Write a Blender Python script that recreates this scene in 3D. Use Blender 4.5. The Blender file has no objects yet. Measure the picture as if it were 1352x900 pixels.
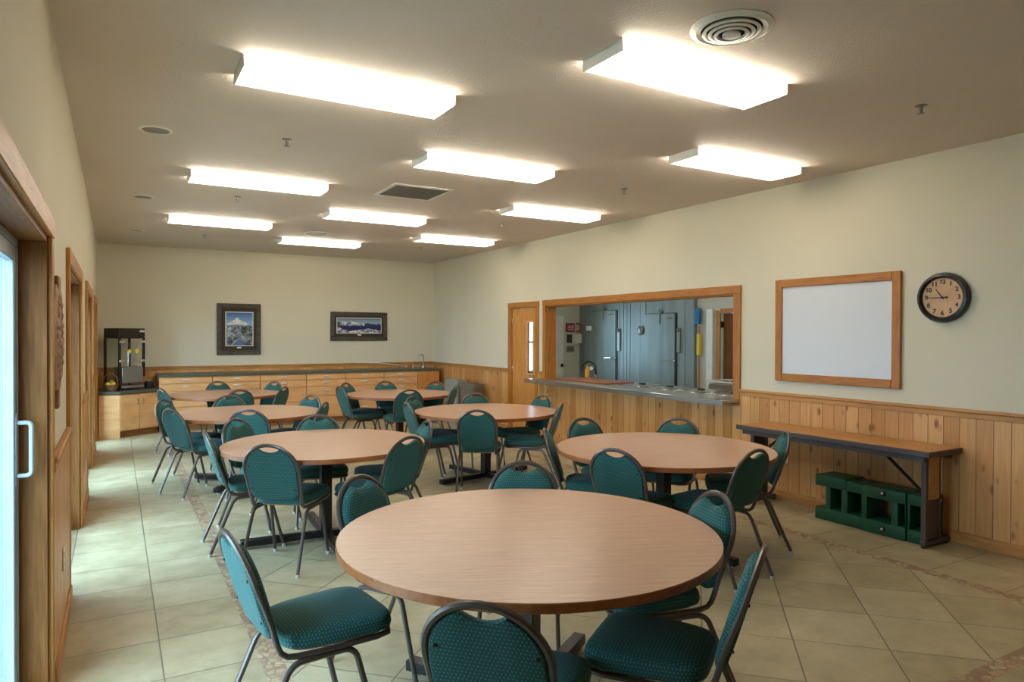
import bpy, bmesh, math, random
from mathutils import Vector, Matrix
random.seed(7)
PI = math.pi
C = bpy.context.scene.collection
# ---------------------------------------------------------------- camera, light, exposure
YAW, PITCH, ROLL = 0.5239, -0.0094, -0.0034
cam_d = bpy.data.cameras.new('camera'); cam = bpy.data.objects.new('camera', cam_d); C.objects.link(cam)
cam_d.sensor_width = 36; cam_d.lens = 905.59 / 1352 * 36; cam_d.clip_start = 0.02; cam_d.clip_end = 300
F0 = Vector((math.sin(YAW), math.cos(YAW), 0)); R0 = Vector((math.cos(YAW), -math.sin(YAW), 0)); Z = Vector((0, 0, 1))
Fw = F0 * math.cos(PITCH) + Z * math.sin(PITCH); U = -F0 * math.sin(PITCH) + Z * math.cos(PITCH)
Rt = R0 * math.cos(ROLL) - U * math.sin(ROLL); Up = R0 * math.sin(ROLL) + U * math.cos(ROLL)
cam.matrix_world = Matrix(((Rt.x, Up.x, -Fw.x, 0), (Rt.y, Up.y, -Fw.y, 0), (Rt.z, Up.z, -Fw.z, 1.593), (0, 0, 0, 1)))
bpy.context.scene.camera = cam
LAMP = 4.6          # radiance of the fluorescent lenses
SKY = 8.0
w = bpy.data.worlds.new('world'); bpy.context.scene.world = w; w.use_nodes = True
bg = w.node_tree.nodes['Background']; bg.inputs[0].default_value = (0.50, 0.76, 1.0, 1); bg.inputs[1].default_value = SKY
wt = w.node_tree; tc = wt.nodes.new('ShaderNodeTexCoord'); sp = wt.nodes.new('ShaderNodeSeparateXYZ'); wt.links.new(tc.outputs['Generated'], sp.inputs[0])
mr = wt.nodes.new('ShaderNodeMapRange'); mr.inputs[1].default_value = .3; mr.inputs[2].default_value = -.9; mr.inputs[3].default_value = SKY * .85; mr.inputs[4].default_value = SKY * 1.15
wt.links.new(sp.outputs[1], mr.inputs[0]); wt.links.new(mr.outputs[0], bg.inputs[1])       # brighter sky towards the near end of the building
def portal(loc, rot, sx, sy):
    l = bpy.data.lights.new('portal', 'AREA'); l.shape = 'RECTANGLE'; l.size = sx; l.size_y = sy; l.cycles.is_portal = True
    o = bpy.data.objects.new('portal', l); bpy.context.scene.collection.objects.link(o); o.location = loc; o.rotation_euler = rot
for a_, b_ in ((1.85, 3.66), (4.85, 6.68), (7.80, 9.55), (10.72, 11.88)): portal((-.50, (a_ + b_) / 2, 1.0), (0, -math.pi / 2, 0), 2.0, 1.65)
vs = bpy.context.scene.view_settings
vs.view_transform = 'Standard'; vs.look = 'None'; vs.gamma = 1; vs.use_curve_mapping = False; vs.exposure = 1.08

XL, XR, YB, YF, H = -0.256, 5.619, 12.93, -2.2, 3.045
RAIL = 1.015
# ---------------------------------------------------------------- materials
def lin(c):
    if isinstance(c, str):
        c = [int(c[i:i + 2], 16) / 255 for i in (0, 2, 4)]
    return tuple((v / 12.92 if v <= .04045 else ((v + .055) / 1.055) ** 2.4) for v in c) + (1,)
class G:
    def __init__(s, name, rough=.5, metal=0, spec=.5):
        s.m = bpy.data.materials.new(name); s.m.use_nodes = True; s.t = s.m.node_tree; s.n = s.t.nodes
        s.b = s.n['Principled BSDF']; s.b.inputs['Roughness'].default_value = rough; s.b.inputs['Metallic'].default_value = metal
        s.b.inputs['Specular IOR Level'].default_value = spec
        s._c = None
    def link(s, a, b): s.t.links.new(a, b)
    def node(s, typ, **kw):
        nd = s.n.new(typ)
        for k, v in kw.items():
            if k in nd.inputs.keys(): 
                if hasattr(v, 'links') or hasattr(v, 'is_linked'): s.link(v, nd.inputs[k])
                else: nd.inputs[k].default_value = v
            else: setattr(nd, k, v)
        return nd
    def co(s):
        if not s._c:
            s._c = s.node('ShaderNodeTexCoord').outputs['Object']
        return s._c
    def xyz(s):
        sp = s.node('ShaderNodeSeparateXYZ'); s.link(s.co(), sp.inputs[0]); return sp.outputs
    def M(s, op, a, b=None, c=None):
        nd = s.n.new('ShaderNodeMath'); nd.operation = op
        for i, v in enumerate((a, b, c)):
            if v is None: continue
            if isinstance(v, (int, float)): nd.inputs[i].default_value = v
            else: s.link(v, nd.inputs[i])
        return nd.outputs[0]
    def comb(s, x, y, z):
        nd = s.n.new('ShaderNodeCombineXYZ')
        for i, v in enumerate((x, y, z)):
            if isinstance(v, (int, float)): nd.inputs[i].default_value = v
            else: s.link(v, nd.inputs[i])
        return nd.outputs[0]
    def scaled(s, sc, vec=None):
        nd = s.n.new('ShaderNodeMapping'); s.link(vec or s.co(), nd.inputs[0]); nd.inputs['Scale'].default_value = sc; return nd.outputs[0]
    def noise(s, scale, vec=None, detail=4, rough=.55):
        nd = s.n.new('ShaderNodeTexNoise'); s.link(vec or s.co(), nd.inputs['Vector']); nd.inputs['Scale'].default_value = scale
        nd.inputs['Detail'].default_value = detail; nd.inputs['Roughness'].default_value = rough; return nd.outputs['Fac']
    def white(s, vec):
        nd = s.n.new('ShaderNodeTexWhiteNoise'); s.link(vec, nd.inputs['Vector']); return nd.outputs['Value']
    def ramp(s, fac, stops, interp='LINEAR'):
        nd = s.n.new('ShaderNodeValToRGB'); s.link(fac, nd.inputs[0]); cr = nd.color_ramp; cr.interpolation = interp
        while len(cr.elements) < len(stops): cr.elements.new(.5)
        for e, (p, c) in zip(cr.elements, stops): e.position = p; e.color = lin(c) if isinstance(c, str) else c
        return nd.outputs[0]
    def mix(s, f, a, b, mode='MIX'):
        nd = s.n.new('ShaderNodeMix'); nd.data_type = 'RGBA'; nd.blend_type = mode
        if isinstance(f, (int, float)): nd.inputs[0].default_value = f
        else: s.link(f, nd.inputs[0])
        for i, v in ((6, a), (7, b)):
            if isinstance(v, str): nd.inputs[i].default_value = lin(v)
            elif isinstance(v, tuple): nd.inputs[i].default_value = v
            else: s.link(v, nd.inputs[i])
        return nd.outputs[2]
    def color(s, c):
        if isinstance(c, str): s.b.inputs['Base Color'].default_value = lin(c)
        else: s.link(c, s.b.inputs['Base Color'])
    def rough(s, v): s.link(v, s.b.inputs['Roughness'])
    def bump(s, h, strength=.3, dist=.01):
        nd = s.n.new('ShaderNodeBump'); nd.inputs['Strength'].default_value = strength; nd.inputs['Distance'].default_value = dist
        s.link(h, nd.inputs['Height']); s.link(nd.outputs[0], s.b.inputs['Normal'])
def plain(name, c, rough=.5, metal=0, var=.06, scale=9, spec=.5, bump=0, bscale=200):
    g = G(name, rough, metal, spec)
    n = g.noise(scale)
    a = lin(c); lo = tuple(max(0, v * (1 - var)) for v in a[:3]) + (1,); hi = tuple(min(1, v * (1 + var)) for v in a[:3]) + (1,)
    g.color(g.ramp(n, [(.3, lo), (.7, hi)]))
    if bump: g.bump(g.noise(bscale, detail=2), bump, .003)
    return g.m
def paint(name, c, bump=.35, scale=95):
    g = G(name, .75, spec=.25); n = g.noise(1.3, detail=3)
    a = lin(c)
    g.color(g.ramp(n, [(.3, tuple(v * .96 for v in a[:3]) + (1,)), (.7, a)]))
    g.bump(g.noise(scale, detail=3, rough=.6), bump, .006)
    return g.m
M = {}
M['wall'] = paint('wall_paint', 'd8cfb8')
M['ceiling'] = paint('ceiling_texture', 'd9cabb', .6, 70)
M['white_wall'] = paint('kitchen_wall_paint', 'cfcabb', .1)
def wood(name, light, dark, axis=2, scale=6, stretch=14, rough=.45, knots=False, spec=.4):
    g = G(name, rough, spec=spec)
    sc = [stretch, stretch, stretch]; sc[axis] = 1
    v = g.scaled(tuple(sc))
    n = g.noise(scale, v, 6, .6); n2 = g.noise(scale * .35, v, 3)
    f = g.M('ADD', g.M('MULTIPLY', n, .6), g.M('MULTIPLY', n2, .4))
    g.color(g.ramp(f, [(.33, dark), (.62, light)])); g.bump(n, .08, .002)
    return g.m
def planks(name, axis, pitch=.118, light='dca66a', dark='b87d42', knot='7a4519', gap=.0028):
    g = G(name, .42, spec=.4)
    X = g.xyz(); u = X[axis]
    k = g.M('FLOOR', g.M('DIVIDE', u, pitch)); fr = g.M('FRACT', g.M('DIVIDE', u, pitch))
    rnd = g.white(g.comb(k, 3.3, 0))
    vec = g.comb(g.M('MULTIPLY', u, 30), g.M('MULTIPLY', rnd, 37), g.M('MULTIPLY', X[2], 1.6))
    n = g.noise(1.6, vec, 6, .6)
    base = g.ramp(g.M('ADD', g.M('MULTIPLY', n, .7), g.M('MULTIPLY', rnd, .42)), [(.3, dark), (.8, light)])
    vor = g.n.new('ShaderNodeTexVoronoi'); vor.inputs['Scale'].default_value = 1.0
    g.link(g.comb(g.M('MULTIPLY', u, 9), g.M('MULTIPLY', rnd, 9), g.M('MULTIPLY', X[2], 4.2)), vor.inputs['Vector'])
    kn = g.ramp(g.M('ADD', vor.outputs['Distance'], g.M('MULTIPLY', n, .05)), [(.12, (1, 1, 1, 1)), (.23, (0, 0, 0, 1))])
    col = g.mix(g.M('MULTIPLY', kn, .8), base, knot)
    edge = g.M('MINIMUM', fr, g.M('SUBTRACT', 1, fr))
    gp = g.M('LESS_THAN', edge, gap / pitch)
    col = g.mix(g.M('MULTIPLY', gp, .7), col, '6b3f18')
    g.color(col)
    g.bump(g.M('MINIMUM', g.M('MULTIPLY', edge, 16), 1), .35, .004)
    return g.m
M['planks_y'] = planks('knotty_pine_boards_side', 1)
M['planks_x'] = planks('knotty_pine_boards_back', 0)
M['rail'] = wood('pine_rail', 'c78f52', 'a26a30', 1, 5, 12)
M['rail_x'] = wood('pine_rail_back', 'c78f52', 'a26a30', 0, 5, 12)
M['trim_z'] = wood('fir_trim_upright', 'c2853f', '9a5f24', 2, 6, 16)
M['trim_y'] = wood('fir_trim_level', 'c2853f', '9a5f24', 1, 6, 16)
M['jamb'] = wood('dark_fir_jamb', '8c5a2c', '673b16', 2, 6, 16, .55, spec=.2)
M['jamb_y'] = wood('dark_fir_head', '8c5a2c', '673b16', 1, 6, 16, .55, spec=.2)
M['maple'] = wood('maple_drawer_front', 'e6b27c', 'cc925a', 0, 3, 5, .38)
M['maple_o'] = wood('orange_maple_panel', 'd08f4e', 'b97435', 2, 3, 5, .38)
M['oak_door'] = wood('oak_door_veneer', 'd09450', 'b3712f', 2, 8, 8, .4)
M['oak_frame'] = wood('oak_frame', 'bb7a35', '96591f', 1, 8, 12, .4)
M['oak_frame_z'] = wood('oak_frame_upright', 'bb7a35', '96591f', 2, 8, 12, .4)
M['brown_door'] = wood('brown_door', '7d4a20', '5e3413', 2, 6, 8, .4)
M['laminate'] = wood('oak_laminate', 'cda283', 'b3856a', 0, 9, 16, .30, spec=.5)
M['lam_edge'] = wood('red_brown_edge', 'a05f34', '7f4420', 0, 8, 4, .35)
M['bench_top'] = wood('bench_laminate', 'c58f55', 'a8713a', 1, 5, 10, .35)
M['bench_edge'] = plain('grey_brown_edge', '4d4342', .45)
M['toe'] = wood('toe_kick', 'a06f3a', '84552a', 0, 5, 8, .5)
# floor: diagonal field inside a pebble border, straight tiles outside
def floor_mat():
    g = G('floor_tile', .38, spec=.45)
    X = g.xyz(); x, y = X[0], X[1]; t = .46
    def grid(u, v):
        fu = g.M('FRACT', g.M('DIVIDE', u, t)); fv = g.M('FRACT', g.M('DIVIDE', v, t))
        d = g.M('MINIMUM', g.M('MINIMUM', fu, g.M('SUBTRACT', 1, fu)), g.M('MINIMUM', fv, g.M('SUBTRACT', 1, fv)))
        idn = g.comb(g.M('FLOOR', g.M('DIVIDE', u, t)), g.M('FLOOR', g.M('DIVIDE', v, t)), 0)
        return d, idn
    d1, i1 = grid(g.M('SUBTRACT', x, .192 - 4.6), g.M('SUBTRACT', y, 3.5246 - 9.2))
    q = math.sqrt(.5)
    du = g.M('MULTIPLY', g.M('SUBTRACT', g.M('SUBTRACT', x, y), 1.3611), q); dv = g.M('MULTIPLY', g.M('SUBTRACT', g.M('ADD', x, y), 6.086), q)
    d2, i2 = grid(g.M('ADD', du, 18.4), g.M('ADD', dv, 18.4))
    X0, X1, Y0, Y1, bw = .605, 4.70, 1.62, 11.2, .10
    def inside(a0, a1, b0, b1):
        return g.M('MULTIPLY', g.M('MULTIPLY', g.M('GREATER_THAN', x, a0), g.M('LESS_THAN', x, a1)), g.M('MULTIPLY', g.M('GREATER_THAN', y, b0), g.M('LESS_THAN', y, b1)))
    inn = inside(X0 + bw, X1, Y0 + bw, Y1); out = inside(X0, X1 + bw, Y0, Y1 + bw)
    band = g.M('SUBTRACT', out, inn)
    d = g.M('ADD', g.M('MULTIPLY', d2, inn), g.M('MULTIPLY', d1, g.M('SUBTRACT', 1, inn)))
    mixid = g.n.new('ShaderNodeMix'); mixid.data_type = 'VECTOR'; g.link(inn, mixid.inputs[0]); g.link(i1, mixid.inputs[4]); g.link(i2, mixid.inputs[5])
    rnd = g.white(mixid.outputs[1])
    n = g.noise(5, detail=7, rough=.65); n2 = g.noise(1.1, detail=2)
    f = g.M('ADD', g.M('ADD', g.M('MULTIPLY', n, .75), g.M('MULTIPLY', rnd, .14)), g.M('MULTIPLY', n2, .12))
    tile = g.ramp(f, [(.34, '9c8f70'), (.5, 'b1a482'), (.68, 'c2b697')])
    grout = g.M('LESS_THAN', d, .0075)
    tile = g.mix(g.M('MULTIPLY', grout, .85), tile, '665c4a')
    vor = g.n.new('ShaderNodeTexVoronoi'); vor.inputs['Scale'].default_value = 26; g.link(g.co(), vor.inputs['Vector'])
    ve = g.n.new('ShaderNodeTexVoronoi'); ve.feature = 'DISTANCE_TO_EDGE'; ve.inputs['Scale'].default_value = 26; g.link(g.co(), ve.inputs['Vector'])
    cv = g.n.new('ShaderNodeSeparateColor'); g.link(vor.outputs['Color'], cv.inputs[0])
    st = g.ramp(cv.outputs[0], [(0, '9a7a60'), (.3, 'b39a7c'), (.6, 'c2ad8c'), (.85, 'a58d76'), (1, 'cdbf9f')], 'CONSTANT')
    st = g.mix(g.M('LESS_THAN', ve.outputs['Distance'], .07), st, '94806a')
    g.color(g.mix(band, tile, st))
    hgt = g.M('ADD', g.M('MULTIPLY', g.M('MULTIPLY', g.M('MINIMUM', g.M('MULTIPLY', d, 60), 1), g.M('SUBTRACT', 1, band)), 1), g.M('MULTIPLY', g.M('MINIMUM', g.M('MULTIPLY', ve.outputs['Distance'], 5), 1), band))
    hgt = g.M('ADD', hgt, g.M('MULTIPLY', n, .35))
    g.bump(hgt, .35, .004)
    g.rough(g.M('ADD', .30, g.M('MULTIPLY', n, .22)))
    return g.m
M['floor'] = floor_mat()
def fabric(name, seat):
    g = G(name, .85, spec=.15)
    X = g.xyz(); s = .0125
    nr = g.n.new('ShaderNodeTexCoord'); ns = g.node('ShaderNodeSeparateXYZ'); g.link(nr.outputs['Normal'], ns.inputs[0]); nx, ny, nz = [g.M('ABSOLUTE', o) for o in ns.outputs]
    def pick(c, a, b): return g.M('ADD', g.M('MULTIPLY', c, a), g.M('MULTIPLY', g.M('SUBTRACT', 1, c), b))
    side = g.M('GREATER_THAN', nx, .72)
    U_ = pick(side, X[1], X[0]); V_ = pick(g.M('GREATER_THAN', nz, .68), X[1], X[2])
    u = g.M('DIVIDE', U_, s); v = g.M('DIVIDE', V_, s)
    row = g.M('FLOOR', v); off = g.M('FRACT', g.M('MULTIPLY', row, .5))
    fu = g.M('SUBTRACT', g.M('FRACT', g.M('ADD', u, off)), .5); fv = g.M('SUBTRACT', g.M('FRACT', v), .5)
    d = g.M('SQRT', g.M('ADD', g.M('MULTIPLY', fu, fu), g.M('MULTIPLY', fv, fv)))
    dot = g.M('LESS_THAN', d, .19)
    n = g.noise(380, detail=2)
    base = g.ramp(n, [(.3, '244a48'), (.7, '305c58')])
    g.color(g.mix(g.M('MULTIPLY', dot, .6), base, '6f9688'))
    g.b.inputs['Sheen Weight'].default_value = .12; g.b.inputs['Sheen Roughness'].default_value = .4
    g.bump(n, .2, .002)
    return g.m
M['fabric'] = fabric('teal_dotted_fabric', False)
M['frame'] = plain('bronze_grey_tube', '5e544e', .3, .55, .05)
M['glide'] = plain('pale_glide', 'b9b6ae', .4)
M['ply'] = wood('plywood_pan', 'b58a5c', '96693e', 0, 6, 8, .6)
M['black_metal'] = plain('black_brown_steel', '241d1c', .35, .3, .05)
M['white_metal'] = plain('white_enamel', 'e4e0d6', .4)
M['dark_slot'] = plain('dark_duct', '1d1a18', .8)
M['vent_grey'] = plain('vent_grey', '8d867c', .5)
M['chrome'] = plain('polished_chrome', 'd4d6d8', .15, 1, .02)
M['steel'] = plain('stainless_steel', 'b9bbb8', .28, .95, .05, 3)
M['satin'] = plain('satin_nickel', 'e8e8e6', .45, .4, .02)
M['black'] = plain('black_plastic', '15171a', .35)
M['vinyl'] = plain('white_vinyl', '9aa1a6', .4)
M['green'] = plain('dark_green_plastic', '0e4a30', .42, 0, .12, 20, bump=.1)
M['counter'] = plain('green_grey_laminate', '525648', .35, 0, .15, 120)
M['board'] = plain('whiteboard_face', 'd6d7da', .3, 0, .02, 2)
M['plate'] = plain('ivory_plate', 'e6e0cf', .4)
M['bin'] = plain('grey_bin_plastic', '8f8d84', .55)
M['bin2'] = plain('taupe_bin_plastic', '736c5c', .55)
M['clock_face'] = plain('tan_dial', 'c79c72', .5, 0, .12, 6)
M['clock_ink'] = plain('dark_numeral', '20201f', .6)
M['red'] = plain('red_sign', 'a5252c', .45)
M['yellow'] = plain('yellow_tag', 'e3c12c', .45)
M['blue'] = plain('blue_cloth', '1f6fa8', .6)
M['orange'] = plain('orange_peel', 'e09a2a', .5)
M['lemon'] = plain('lemon_peel', 'd9cf3e', .5)
M['lime'] = plain('lime_peel', '5e8f2c', .5)
M['wicker'] = wood('wicker', '9a7042', '5f3f1e', 2, 40, 2, .7)
M['dark_cabinet'] = wood('dark_machine_shell', '2e2218', '1a130d', 0, 5, 6, .4)
M['grey_panel'] = plain('brushed_grey_panel', '8c8a84', .35, .6)
M['carved'] = wood('carved_wood', 'a9825c', '5e3f26', 2, 14, 3, .6)
M['bark_frame'] = wood('rustic_frame', '5c5343', '2d2a22', 0, 22, 2, .6)
M['mat'] = plain('dark_mat_board', '3c3128', .8)
M['brick'] = plain('grey_ground', '8f9488', .9, 0, .2, 2)
M['backdrop'] = plain('blue_grey_backdrop', '22313d', .9, spec=.1)  # kept very dark so the added outside wall dims the glass view
def cooler():
    g = G('galvanised_cooler_panel', .42, .25, .5)
    X = g.xyz(); n = g.noise(2.2, g.scaled((1, 2.2, .35)), 5); n2 = g.noise(40, detail=2)
    g.color(g.ramp(g.M('ADD', g.M('MULTIPLY', n, .85), g.M('MULTIPLY', n2, .15)), [(.3, '78827f'), (.7, '959d9b')]))
    return g.m
M['cooler'] = cooler()
def glass():
    m = bpy.data.materials.new('clear_glass'); m.use_nodes = True; t = m.node_tree; t.nodes.clear()
    o = t.nodes.new('ShaderNodeOutputMaterial'); tr = t.nodes.new('ShaderNodeBsdfTransparent'); gl = t.nodes.new('ShaderNodeBsdfGlossy')
    tr.inputs[0].default_value = (.93, .97, .97, 1)
    gl.inputs['Roughness'].default_value = .03; lw = t.nodes.new('ShaderNodeLayerWeight'); pw = t.nodes.new('ShaderNodeMath'); pw.operation = 'POWER'; pw.inputs[1].default_value = 5; t.links.new(lw.outputs['Facing'], pw.inputs[0])
    fr = t.nodes.new('ShaderNodeMath'); fr.operation = 'MULTIPLY_ADD'; fr.inputs[1].default_value = .5; fr.inputs[2].default_value = .025; t.links.new(pw.outputs[0], fr.inputs[0])
    mx = t.nodes.new('ShaderNodeMixShader'); t.links.new(fr.outputs[0], mx.inputs[0]); t.links.new(tr.outputs[0], mx.inputs[1]); t.links.new(gl.outputs[0], mx.inputs[2]); t.links.new(mx.outputs[0], o.inputs[0])
    return m
M['glass'] = glass()
def lens():
    g = G('prismatic_lens', .4)
    X = g.xyz()
    s = g.M('ADD', .80, g.M('MULTIPLY', g.M('COSINE', g.M('MULTIPLY', X[1], 2 * PI / .15)), -.20))
    col = g.node('ShaderNodeRGB').outputs[0]; col.default_value = (1.0, .93, .78, 1)
    g.link(col, g.b.inputs['Emission Color']); nt = g.n.new('ShaderNodeNewGeometry'); nn = g.node('ShaderNodeSeparateXYZ'); g.link(nt.outputs['Normal'], nn.inputs[0])
    s = g.M('ADD', s, g.M('MULTIPLY', g.M('GREATER_THAN', g.M('ABSOLUTE', nn.outputs[1]), .8), 2.4))       # the side strips sit next to the tubes
    g.link(g.M('MULTIPLY', s, LAMP), g.b.inputs['Emission Strength'])
    g.color('f2f2ea'); return g.m
M['lens'] = lens()
def mountain(name, ax, x0, w, z0, h, kind):
    g = G(name, .3, spec=.4)
    X = g.xyz(); u = g.M('DIVIDE', g.M('SUBTRACT', X[0], x0), w); v = g.M('DIVIDE', g.M('SUBTRACT', X[2], z0), h)
    if kind == 0:
        sky = g.ramp(v, [(.7, '7fa6cc'), (1, '2b5f9e')])
        n = g.noise(9, detail=8, rough=.75)
        forest = g.ramp(n, [(.36, '101a22'), (.47, '3a4a4c'), (.55, '8f9698'), (.64, 'd2d2cf')])
        forest = g.mix(g.M('LESS_THAN', g.M('ADD', v, g.M('MULTIPLY', g.M('ABSOLUTE', g.M('SUBTRACT', u, .5)), .8)), g.M('MULTIPLY', n, .38)), forest, '5a6f9c')
        dx = g.M('ABSOLUTE', g.M('SUBTRACT', u, .42))
        ridge = g.M('ADD', g.M('SUBTRACT', .83, g.M('MULTIPLY', dx, .45)), g.M('MULTIPLY', g.M('SUBTRACT', n, .5), .22))
        snow = g.ramp(n, [(.4, '9fb0c4'), (.55, 'ece4dc')])
        land = g.mix(g.M('GREATER_THAN', v, g.M('ADD', .62, g.M('MULTIPLY', g.M('SUBTRACT', n, .5), .5))), forest, snow)
        g.color(g.mix(g.M('GREATER_THAN', v, ridge), land, sky))
    else:
        n = g.noise(11, g.scaled((1, 1, 1.6)), 8, .75)
        sky = g.ramp(v, [(.75, '8fa3b5'), (1, '55748f')])
        lake = g.ramp(v, [(.3, '1b2350'), (.7, '243a70')])
        r1 = g.M('ADD', g.M('SUBTRACT', .80, g.M('MULTIPLY', u, .22)), g.M('MULTIPLY', g.M('SUBTRACT', n, .5), .5))
        snow = g.ramp(n, [(.42, '1d2433'), (.5, '8b95a5'), (.58, 'e6e2da')])
        c = g.mix(g.M('MULTIPLY', g.M('GREATER_THAN', v, .5), g.M('LESS_THAN', u, .62)), lake, snow)
        c = g.mix(g.M('GREATER_THAN', v, g.M('MINIMUM', r1, .82)), c, sky)
        f2 = g.M('ADD', .12, g.M('ADD', g.M('MULTIPLY', g.M('SUBTRACT', n, .5), .25), g.M('MULTIPLY', g.M('SUBTRACT', .35, g.M('ABSOLUTE', g.M('SUBTRACT', u, .68))), .55)))
        c = g.mix(g.M('LESS_THAN', v, g.M('MAXIMUM', f2, g.M('SUBTRACT', .40, u))), c, snow)
        g.color(c)
    return g.m

# ---------------------------------------------------------------- mesh helpers
class B:
    def __init__(s): s.bm = bmesh.new()
    def box(s, x0, x1, y0, y1, z0, z1, bev=0, seg=1, mat=0):
        bm2 = bmesh.new(); bmesh.ops.create_cube(bm2, size=1)
        for v in bm2.verts: v.co = Vector(((x0 + x1) / 2 + v.co.x * (x1 - x0), (y0 + y1) / 2 + v.co.y * (y1 - y0), (z0 + z1) / 2 + v.co.z * (z1 - z0)))
        if bev: bmesh.ops.bevel(bm2, geom=bm2.edges[:], offset=bev, segments=seg, affect='EDGES', profile=.5)
        s.add(bm2, mat); return s
    def add(s, bm2, mat=0, mtx=None):
        if mtx: bmesh.ops.transform(bm2, matrix=mtx, verts=bm2.verts)
        mp = {v: s.bm.verts.new(v.co) for v in bm2.verts}
        for f in bm2.faces:
            try: nf = s.bm.faces.new([mp[v] for v in f.verts]); nf.material_index = mat or f.material_index
            except ValueError: pass
        bm2.free()
    def ring_loft(s, rings, cap=True, mat=0, closed=True):
        rs = [[s.bm.verts.new(p) for p in r] for r in rings]
        for a, b in zip(rs, rs[1:]):
            n = len(a)
            for i in range(n if closed else n - 1):
                f = s.bm.faces.new((a[i], a[(i + 1) % n], b[(i + 1) % n], b[i])); f.material_index = mat
        if cap:
            for r, fl in ((rs[0], True), (rs[-1], False)):
                f = s.bm.faces.new(r[::-1] if fl else r); f.material_index = mat
        return s
    def tube(s, pts, rx, ry=None, n=8, sq=.0, mat=0, ref=None):
        ry = ry or rx; pts = [Vector(p) for p in pts]
        T = []
        for i in range(len(pts)):
            a = pts[max(0, i - 1)]; b = pts[min(len(pts) - 1, i + 1)]; T.append((b - a).normalized())
        nrm = Vector(ref) if ref else (Vector((0, 0, 1)) if abs(T[0].z) < .9 else Vector((0, 1, 0)))
        rings = []
        for i, p in enumerate(pts):
            nrm = (nrm - T[i] * nrm.dot(T[i])).normalized(); bn = T[i].cross(nrm)
            ring = []
            for k in range(n):
                a = 2 * PI * (k + .5) / n; ca, sa = math.cos(a), math.sin(a)
                if sq: m_ = (abs(ca) ** sq + abs(sa) ** sq) ** (-1 / sq); ca, sa = ca * m_, sa * m_
                ring.append(p + nrm * ca * rx + bn * sa * ry)
            rings.append(ring)
        return s.ring_loft(rings, mat=mat)
    def cyl(s, c, r, z0, z1, n=32, r2=None, mat=0):
        r2 = r if r2 is None else r2
        return s.ring_loft([[(c[0] + rr * math.cos(2 * PI * i / n), c[1] + rr * math.sin(2 * PI * i / n), zz) for i in range(n)] for rr, zz in ((r, z0), (r2, z1))], mat=mat)
    def lathe(s, prof, c=(0, 0, 0), n=32, cap=True, mat=0):
        return s.ring_loft([[(c[0] + r * math.cos(2 * PI * i / n), c[1] + r * math.sin(2 * PI * i / n), c[2] + z) for i in range(n)] for r, z in prof], cap=cap, mat=mat)
    def prism(s, poly, z0, z1, mat=0):
        return s.ring_loft([[(x, y, z0) for x, y in poly], [(x, y, z1) for x, y in poly]], mat=mat)
    def ball(s, c, r, sx=1, sy=1, sz=1, mat=0, n=12):
        bm2 = bmesh.new(); bmesh.ops.create_uvsphere(bm2, u_segments=n * 2, v_segments=n, radius=r)
        s.add(bm2, mat, Matrix.Translation(c) @ Matrix.Diagonal((sx, sy, sz, 1))); return s
    def mesh(s, name, mats, smooth=True):
        bmesh.ops.recalc_face_normals(s.bm, faces=s.bm.faces[:])
        me = bpy.data.meshes.new(name); s.bm.to_mesh(me); s.bm.free()
        for m in (mats if isinstance(mats, (list, tuple)) else [mats]): me.materials.append(M[m] if isinstance(m, str) else m)
        if smooth:
            for p in me.polygons: p.use_smooth = True
            me.set_sharp_from_angle(angle=math.radians(38))
        return me
    def obj(s, name, mats, parent=None, smooth=True):
        o = bpy.data.objects.new(name, s.mesh(name, mats, smooth)); C.objects.link(o)
        if parent: o.parent = parent
        return o
def tag(o, label, cat, group=None):
    o['label'] = label; o['category'] = cat
    if group: o['group'] = group
    return o
def thing(name, label, cat, loc=(0, 0, 0), rz=0, group=None):
    o = bpy.data.objects.new(name, None); C.objects.link(o); o.location = loc; o.rotation_euler = (0, 0, rz); o.empty_display_size = .1
    return tag(o, label, cat, group)
def struct(o): o['kind'] = 'structure'; return o
def copy_tree(o, parent=None):
    c = o.copy(); C.objects.link(c); c.parent = parent
    for ch in [q for q in o.children]: copy_tree(ch, c)
    return c
def arc(cx, cy, r, a0, a1, n): return [(cx + r * math.cos(a0 + (a1 - a0) * i / n), cy + r * math.sin(a0 + (a1 - a0) * i / n)) for i in range(n + 1)]
def fillet(pts, r, n=5):
    P = [Vector(p) for p in pts]; out = [P[0]]
    for i in range(1, len(P) - 1):
        a, b, c = P[i - 1], P[i], P[i + 1]; d1 = (a - b); d2 = (c - b); rr = min(r, d1.length * .48, d2.length * .48)
        p0 = b + d1.normalized() * rr; p2 = b + d2.normalized() * rr
        for k in range(n + 1):
            t = k / n; out.append(p0 * (1 - t) ** 2 + b * 2 * t * (1 - t) + p2 * t * t)
    out.append(P[-1]); return out

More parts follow.
